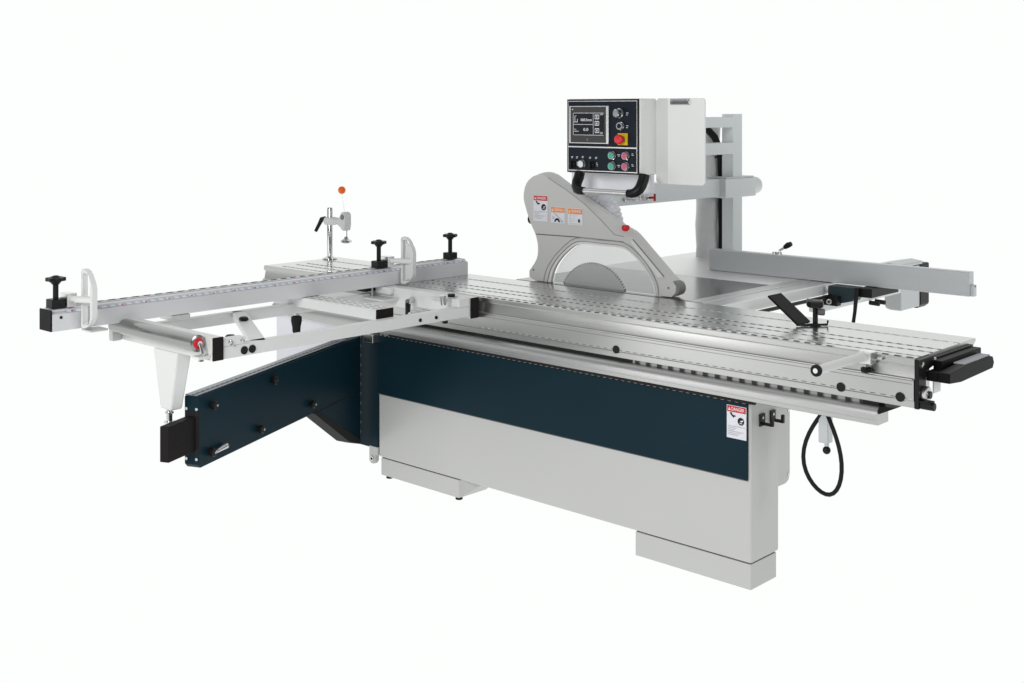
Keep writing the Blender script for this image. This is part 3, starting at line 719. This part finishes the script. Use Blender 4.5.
def knob_post(parent, y, zt):
    m = MB(); m.box(-1.938,-1.890,y-.026,y+.026,.9862,1.018,'black_plastic'); m.lathe([(.010,0),(.010,zt-1.018-.010)], (-1.914,y,1.018), (0,0,1), 'black_rubber', 14)
    pb = m.build('clamp_post', parent, bevel=.003)
    k = MB(); n = 36; pr2 = []
    for j in range(n):
        th = 2*PI*j/n; rr = .033+.0035*math.cos(6*th); pr2.append((-1.914+rr*math.cos(th), y+rr*math.sin(th)))
    k.prism(pr2, 'z', zt-.014, zt, 'black_plastic'); k.lathe([(.018,0),(.010,.006),(.004,.007)], (-1.914,y,zt), (0,0,1), 'black_plastic', 16)
    k.lathe([(.011,0),(.022,.014)], (-1.914,y,zt-.028), (0,0,1), 'black_plastic', 16)
    k.build('star_knob', pb, bevel=.003)
    return pb
def flip_stop(yk, yp, lab, sl, zt):
    """clamp block and star knob on the fence, with a D-shaped stop frame swung down in front"""
    m = MB(); m.box(-1.936,-1.880,yk+.027,yk+.065,.9862,1.036,'alu_light'); m.tube([(-1.884,yk+.05,1.016),(-1.85,yp-.03,1.016),(-1.79,yp,1.016)], [.010,.013,.013], 'white_paint', 16)
    so = m.build('flip_stop', cf, bevel=.002, label=lab)
    knob_post(so, yk, zt)
    x0, x1, z0, z1 = -1.860, -1.778, .9090, 1.124
    out = [(x0,z0+.006),(x0+.008,z0),(x0+.030,z0+.002),(x1-.026,z0+.014),(x1-.004,z0+.040),(x1,z0+.06),(x1,z1-.070),(x1-.006,z1-.050),(x1-.028,z1-.018),(x1-.045,z1-.004),(x0+.020,z1),(x0+.008,z1+.001),(x0,z1-.008)]
    p_ = MB(); n = len(out); t = .020
    inn = [(max(x0+.013, min(x1-.018, a)), max(z0+.016, min(z1-.014, c))) for a, c in out]
    inn = [(a - (.010 if a > x1-.02 and (c < z0+.04 or c > z1-.045) else 0), c) for a, c in inn]
    v = []
    for yv in (yp-t/2, yp+t/2):
        v += [(a,yv,c) for a,c in out] + [(a,yv,c) for a,c in inn]
    fs = []
    for i in range(n):
        j = (i+1)%n
        fs += [(i,j,n+j,n+i), (2*n+j,2*n+i,3*n+i,3*n+j), (i,2*n+i,2*n+j,j), (n+i,n+j,3*n+j,3*n+i)]
    p_.add(v, fs, 'white_paint')
    if sl: p_.prism([(x0+.024,z0+.018),(x1-.016,z0+.03),(x1-.016,z1-.055),(x0+.024,z1-.015)], 'y', yp-.003, yp+.003, 'white_paint')
    p_.box(x0+.004,x1-.004,yp-.008,yp+.008,1.004,1.026,'white_paint')
    p_.build('stop_frame', so, bevel=.003)
flip_stop(-1.620, -1.540, 'flip stop at the free outer end of the fence', False, 1.096)
flip_stop(-.074, .022, 'flip stop on the sliding table side of the fence', True, 1.108)
knob_post(cf, .380, 1.106)

# =================================================================== RIP FENCE
rf = thing('rip_fence', (-.5,1.44,.905), 'plain grey aluminium rip fence standing on the table behind the blade, with a teal carriage', 'fence')
f = MB(); f.prism([(1.410,.9062),(1.410,1.008),(1.413,1.011),(1.452,1.011),(1.455,1.008),(1.455,.9062)], 'x', -1.117, .203, 'rip_alu')
rfo = f.build('fence_bar', rf, bevel=.0015)
f = MB(); f.prism([(1.420,.907),(1.450,.907),(1.450,.955),(1.442,.955),(1.442,.945),(1.430,.945),(1.430,.955),(1.420,.955)], 'x', .203, .217, 'rip_alu'); f.box(.204,.214,1.430,1.442,.912,.944,'dark'); f.build('bar_slide_lip', rf)
MB().box(-.55,-.30,1.456,1.62,.906,.985,'rip_alu').build('fence_holder', rf, bevel=.006)
t_ = MB(); t_.prism([(-.42,.903),(-.285,.903),(-.285,.862),(-.30,.842),(-.36,.826),(-.42,.826)], 'y', 1.330, 1.408, 'teal_paint'); co = t_.build('carriage', rf, bevel=.003)
MB().box(-.285,-.215,1.35,1.62,.862,.9035,'black_plastic').build('carriage_shade', co, bevel=.004)  # black block standing in for the shadow under the fence carriage
k_ = MB(); k_.box(-.43,-.355,1.296,1.332,.818,.860,'black_plastic'); k_.lathe([(.016,0),(.016,.016),(.010,.018)], (-.392,1.296,.838), (.3,-1,0), 'black_plastic', 18); k_.lathe([(.012,.018),(.012,.020)], (-.392,1.296,.838), (.3,-1,0), 'chrome', 18); k_.lathe([(.006,.020),(.006,.022)], (-.392,1.296,.838), (.3,-1,0), 'dark', 12); k_.build('locking_knob', co, bevel=.003)
MB().tube([(-.278,1.335,.902),(-.276,1.325,.880),(-.280,1.318,.80),(-.295,1.318,.70)], [.010,.010,.008,.008], 'black_rubber', 12).build('locking_lever', co)
h_ = MB(); h_.tube([(-.735,1.44,1.011),(-.735,1.44,1.030),(-.72,1.44,1.038),(-.700,1.44,1.050)], .006, 'steel', 10); h_.lathe([(.012,0),(.012,.012)], (-.735,1.44,1.011), (0,0,1), 'steel', 12); h_.lathe([(.012,0),(.012,.010)], (-.762,1.44,1.011), (0,0,1), 'steel', 12)
hl = h_.build('clamp_handle', rf); MB().tube([(-.708,1.44,1.046),(-.690,1.44,1.058),(-.672,1.44,1.066)], [.010,.014,.011], 'black_plastic', 14).build('handle_grip', hl)

# =================================================================== WORKPIECE CLAMP
x0, y0 = -2.857, .400
wc = thing('workpiece_clamp', (x0,y0,.9065), 'chrome post clamp with grey arm and orange ball, at the far left table end', 'clamp')
MB().lathe([(.040,0),(.040,.004),(.022,.010),(.0155,.016),(.0155,.268),(.013,.274),(.004,.275)], (x0,y0,.9082), (0,0,1), 'chrome', 24).build('post', wc)
m = MB()
m.prism([(x0-.032,1.108),(x0-.022,1.090),(x0+.022,1.090),(x0+.085,1.098),(x0+.112,1.084),(x0+.128,1.068),(x0+.146,1.068),(x0+.152,1.100),(x0+.152,1.152),(x0+.138,1.166),(x0+.120,1.166),(x0+.110,1.146),(x0+.090,1.126),(x0+.02,1.132),(x0-.022,1.130)], 'y', y0-.024, y0+.024, 'duct_grey')
ca = m.build('clamp_arm', wc, bevel=.007)
MB().tube([(x0-.028,y0-.01,1.122),(x0-.050,y0-.015,1.118),(x0-.066,y0-.02,1.090),(x0-.084,y0-.03,1.052)], [.013,.013,.010,.009], 'black_plastic', 12).build('locking_lever', wc)
MB().cyl((x0+.137,y0,1.075),(x0+.137,y0,1.020),.0055,'chrome',10).lathe([(.012,0),(.029,.006),(.031,.014),(.014,.024),(.008,.036)], (x0+.137,y0,1.000), (0,0,1), 'chrome', 20).build('pressure_pad', wc)
MB().lathe([(.014,0),(.014,.003)], (x0+.134,y0-.0245,1.140), (0,-1,0), 'dark_grey', 16).build('pivot_pin', ca)
MB().tube([(x0+.124,y0,1.160),(x0+.112,y0,1.21),(x0+.102,y0,1.264)], .003, 'clear_rod', 8).build('eccentric_lever', wc)
MB().ball((x0+.100,y0,1.280), .0205, 'orange_ball').build('ball_knob', wc)

# =================================================================== HOLD-DOWN SHOE on the sliding table
hs_ = thing('clamping_shoe', (.03,.315,.9065), 'matt black tilted plate with bolt post, on the right of the sliding table', 'clamp')
p = MB()
pa, pb_ = Vector((.033,.307,.909)), Vector((-.092,.307,1.003))
d_ = pb_-pa; nn = Vector((-d_.z,0,d_.x)).normalized(); 
if nn.z < 0: nn = -nn
p.obox((pa+pb_)/2+nn*.004, d_*.5, (0,.046,0), nn*.004, 'shoe_black'); p.build('tilted_plate', hs_, bevel=.0015)
p = MB(); p.lathe([(.022,0),(.022,.003),(.0095,.005),(.0095,.080)], (.070,.330,.9085), (0,0,1), 'black_plastic', 20); p.lathe([(.022,.064),(.030,.067),(.032,.076),(.030,.088),(.022,.091)], (.070,.330,.9085), (0,0,1), 'black_plastic', 8); po = p.build('bolt_post', hs_)
MB().lathe([(.010,0),(.013,.004),(.013,.022),(.009,.026)], (.080,.330,.958), (1,.5,0), 'seam', 14).build('side_knob', hs_)
MB().lathe([(.012,0),(.014,.005),(.014,.02)], (.058,.330,.990), (-1,-.3,0), 'seam', 14).build('side_knob', hs_)
MB().tube([(.03,.262,.912),(.070,.300,.912),(.107,.352,.912),(.107,.356,.926)], .004, 'black_plastic', 8).build('spring_rod', hs_)

# =================================================================== CLIPBOARD
cl = thing('clipboard', (-.69,.57,1.385), 'white textured clipboard with metal clip hung on the right side of the control panel', 'clipboard')
c = MB()
def arcpts(cx,cz,r,a0,a1,n=5): return [(cx+r*math.cos(math.radians(a0+(a1-a0)*i/n)), cz+r*math.sin(math.radians(a0+(a1-a0)*i/n))) for i in range(n+1)]
R0 = .016
poly = arcpts(-.576-R0,1.386+R0,R0,-90,0) + arcpts(-.576-R0,1.755-R0,R0,0,90) + [(-.765,1.755),(-.765,1.386)]
c.prism(poly, 'y', .566, .574, 'box_white')
# flat left margin, the shading of its bend put into a darker white
c.prism([(-.765,1.386),(-.765,1.755),(-.816,1.755),(-.828,1.744),(-.828,1.397),(-.816,1.386)], 'y', .568, .575, 'white_paint')
c.build('board', cl, smooth=20)
c = MB(); c.box(-.750,-.650,.560,.566,1.726,1.750,'chrome'); c.box(-.738,-.660,.556,.560,1.731,1.739,'seam'); c.cyl((-.745,.558,1.748),(-.655,.558,1.748),.005,'steel',10); c.build('metal_clip', cl, bevel=.002)

# ------------------------------------------------------------------ world + lamps
w = bpy.data.worlds.new('World'); scene.world = w; w.use_nodes = True
nt = w.node_tree; bg = nt.nodes['Background']
tc = nt.nodes.new('ShaderNodeTexCoord')
dp = nt.nodes.new('ShaderNodeVectorMath'); dp.operation = 'DOT_PRODUCT'; dp.inputs[1].default_value = (-.6798, .7335, 0)
nt.links.new(tc.outputs['Generated'], dp.inputs[0])
rp = nt.nodes.new('ShaderNodeValToRGB')
e = rp.color_ramp.elements
mr = nt.nodes.new('ShaderNodeMapRange'); mr.inputs['From Min'].default_value = -1; mr.inputs['From Max'].default_value = 1
nt.links.new(dp.outputs['Value'], mr.inputs['Value']); nt.links.new(mr.outputs['Result'], rp.inputs['Fac'])
e[0].position = .12; e[0].color = (.13, .13, .135, 1)
e[1].position = .85; e[1].color = (.978, 1, .985, 1)
k = e.new(.50); k.color = (.30, .305, .31, 1)
k = e.new(.72); k.color = (.92, .93, .925, 1)
nt.links.new(rp.outputs['Color'], bg.inputs['Color']); bg.inputs['Strength'].default_value = 1.0

def area(name, loc, target, size, power, color=(1,1,1)):
    l = bpy.data.lights.new(name, 'AREA'); l.shape = 'RECTANGLE'; l.size, l.size_y = size; l.energy = power; l.color = color
    o = bpy.data.objects.new(name, l); COL.objects.link(o); o.location = loc
    o.rotation_euler = (Vector(target)-Vector(loc)).to_track_quat('-Z', 'Y').to_euler()
    return o
area('key_softbox', (.2, -4.6, 2.6), (-.5, 0, .45), (2.0, 1.6), 130)
area('low_softbox', (-3.35, -4.3, .75), (-.5, 0, .78), (1.3, 1.0), 16)  # added out of view to put a hot spot on the slider front
area('fill_softbox', (5.5, .6, 2.4), (-.5, .4, .7), (2.0, 2.0), 75)

# ------------------------------------------------------------------ camera
cam = bpy.data.cameras.new('camera'); co_ = bpy.data.objects.new('camera', cam); COL.objects.link(co_)
co_.location = (2.3357, -3.7655, 1.70)
co_.rotation_euler = (PI/2, 0, math.asin(.6798))
cam.sensor_width = 36; cam.lens = 36*1228/1024
cam.shift_y = -(341.5-111)/1024
cam.clip_start = .1; cam.clip_end = 500
scene.camera = co_
scene.view_settings.view_transform = 'Standard'; scene.view_settings.look = 'None'
scene.view_settings.exposure = 0; scene.view_settings.gamma = 1
scene.cycles.transparent_max_bounces = 12; scene.cycles.max_bounces = 8
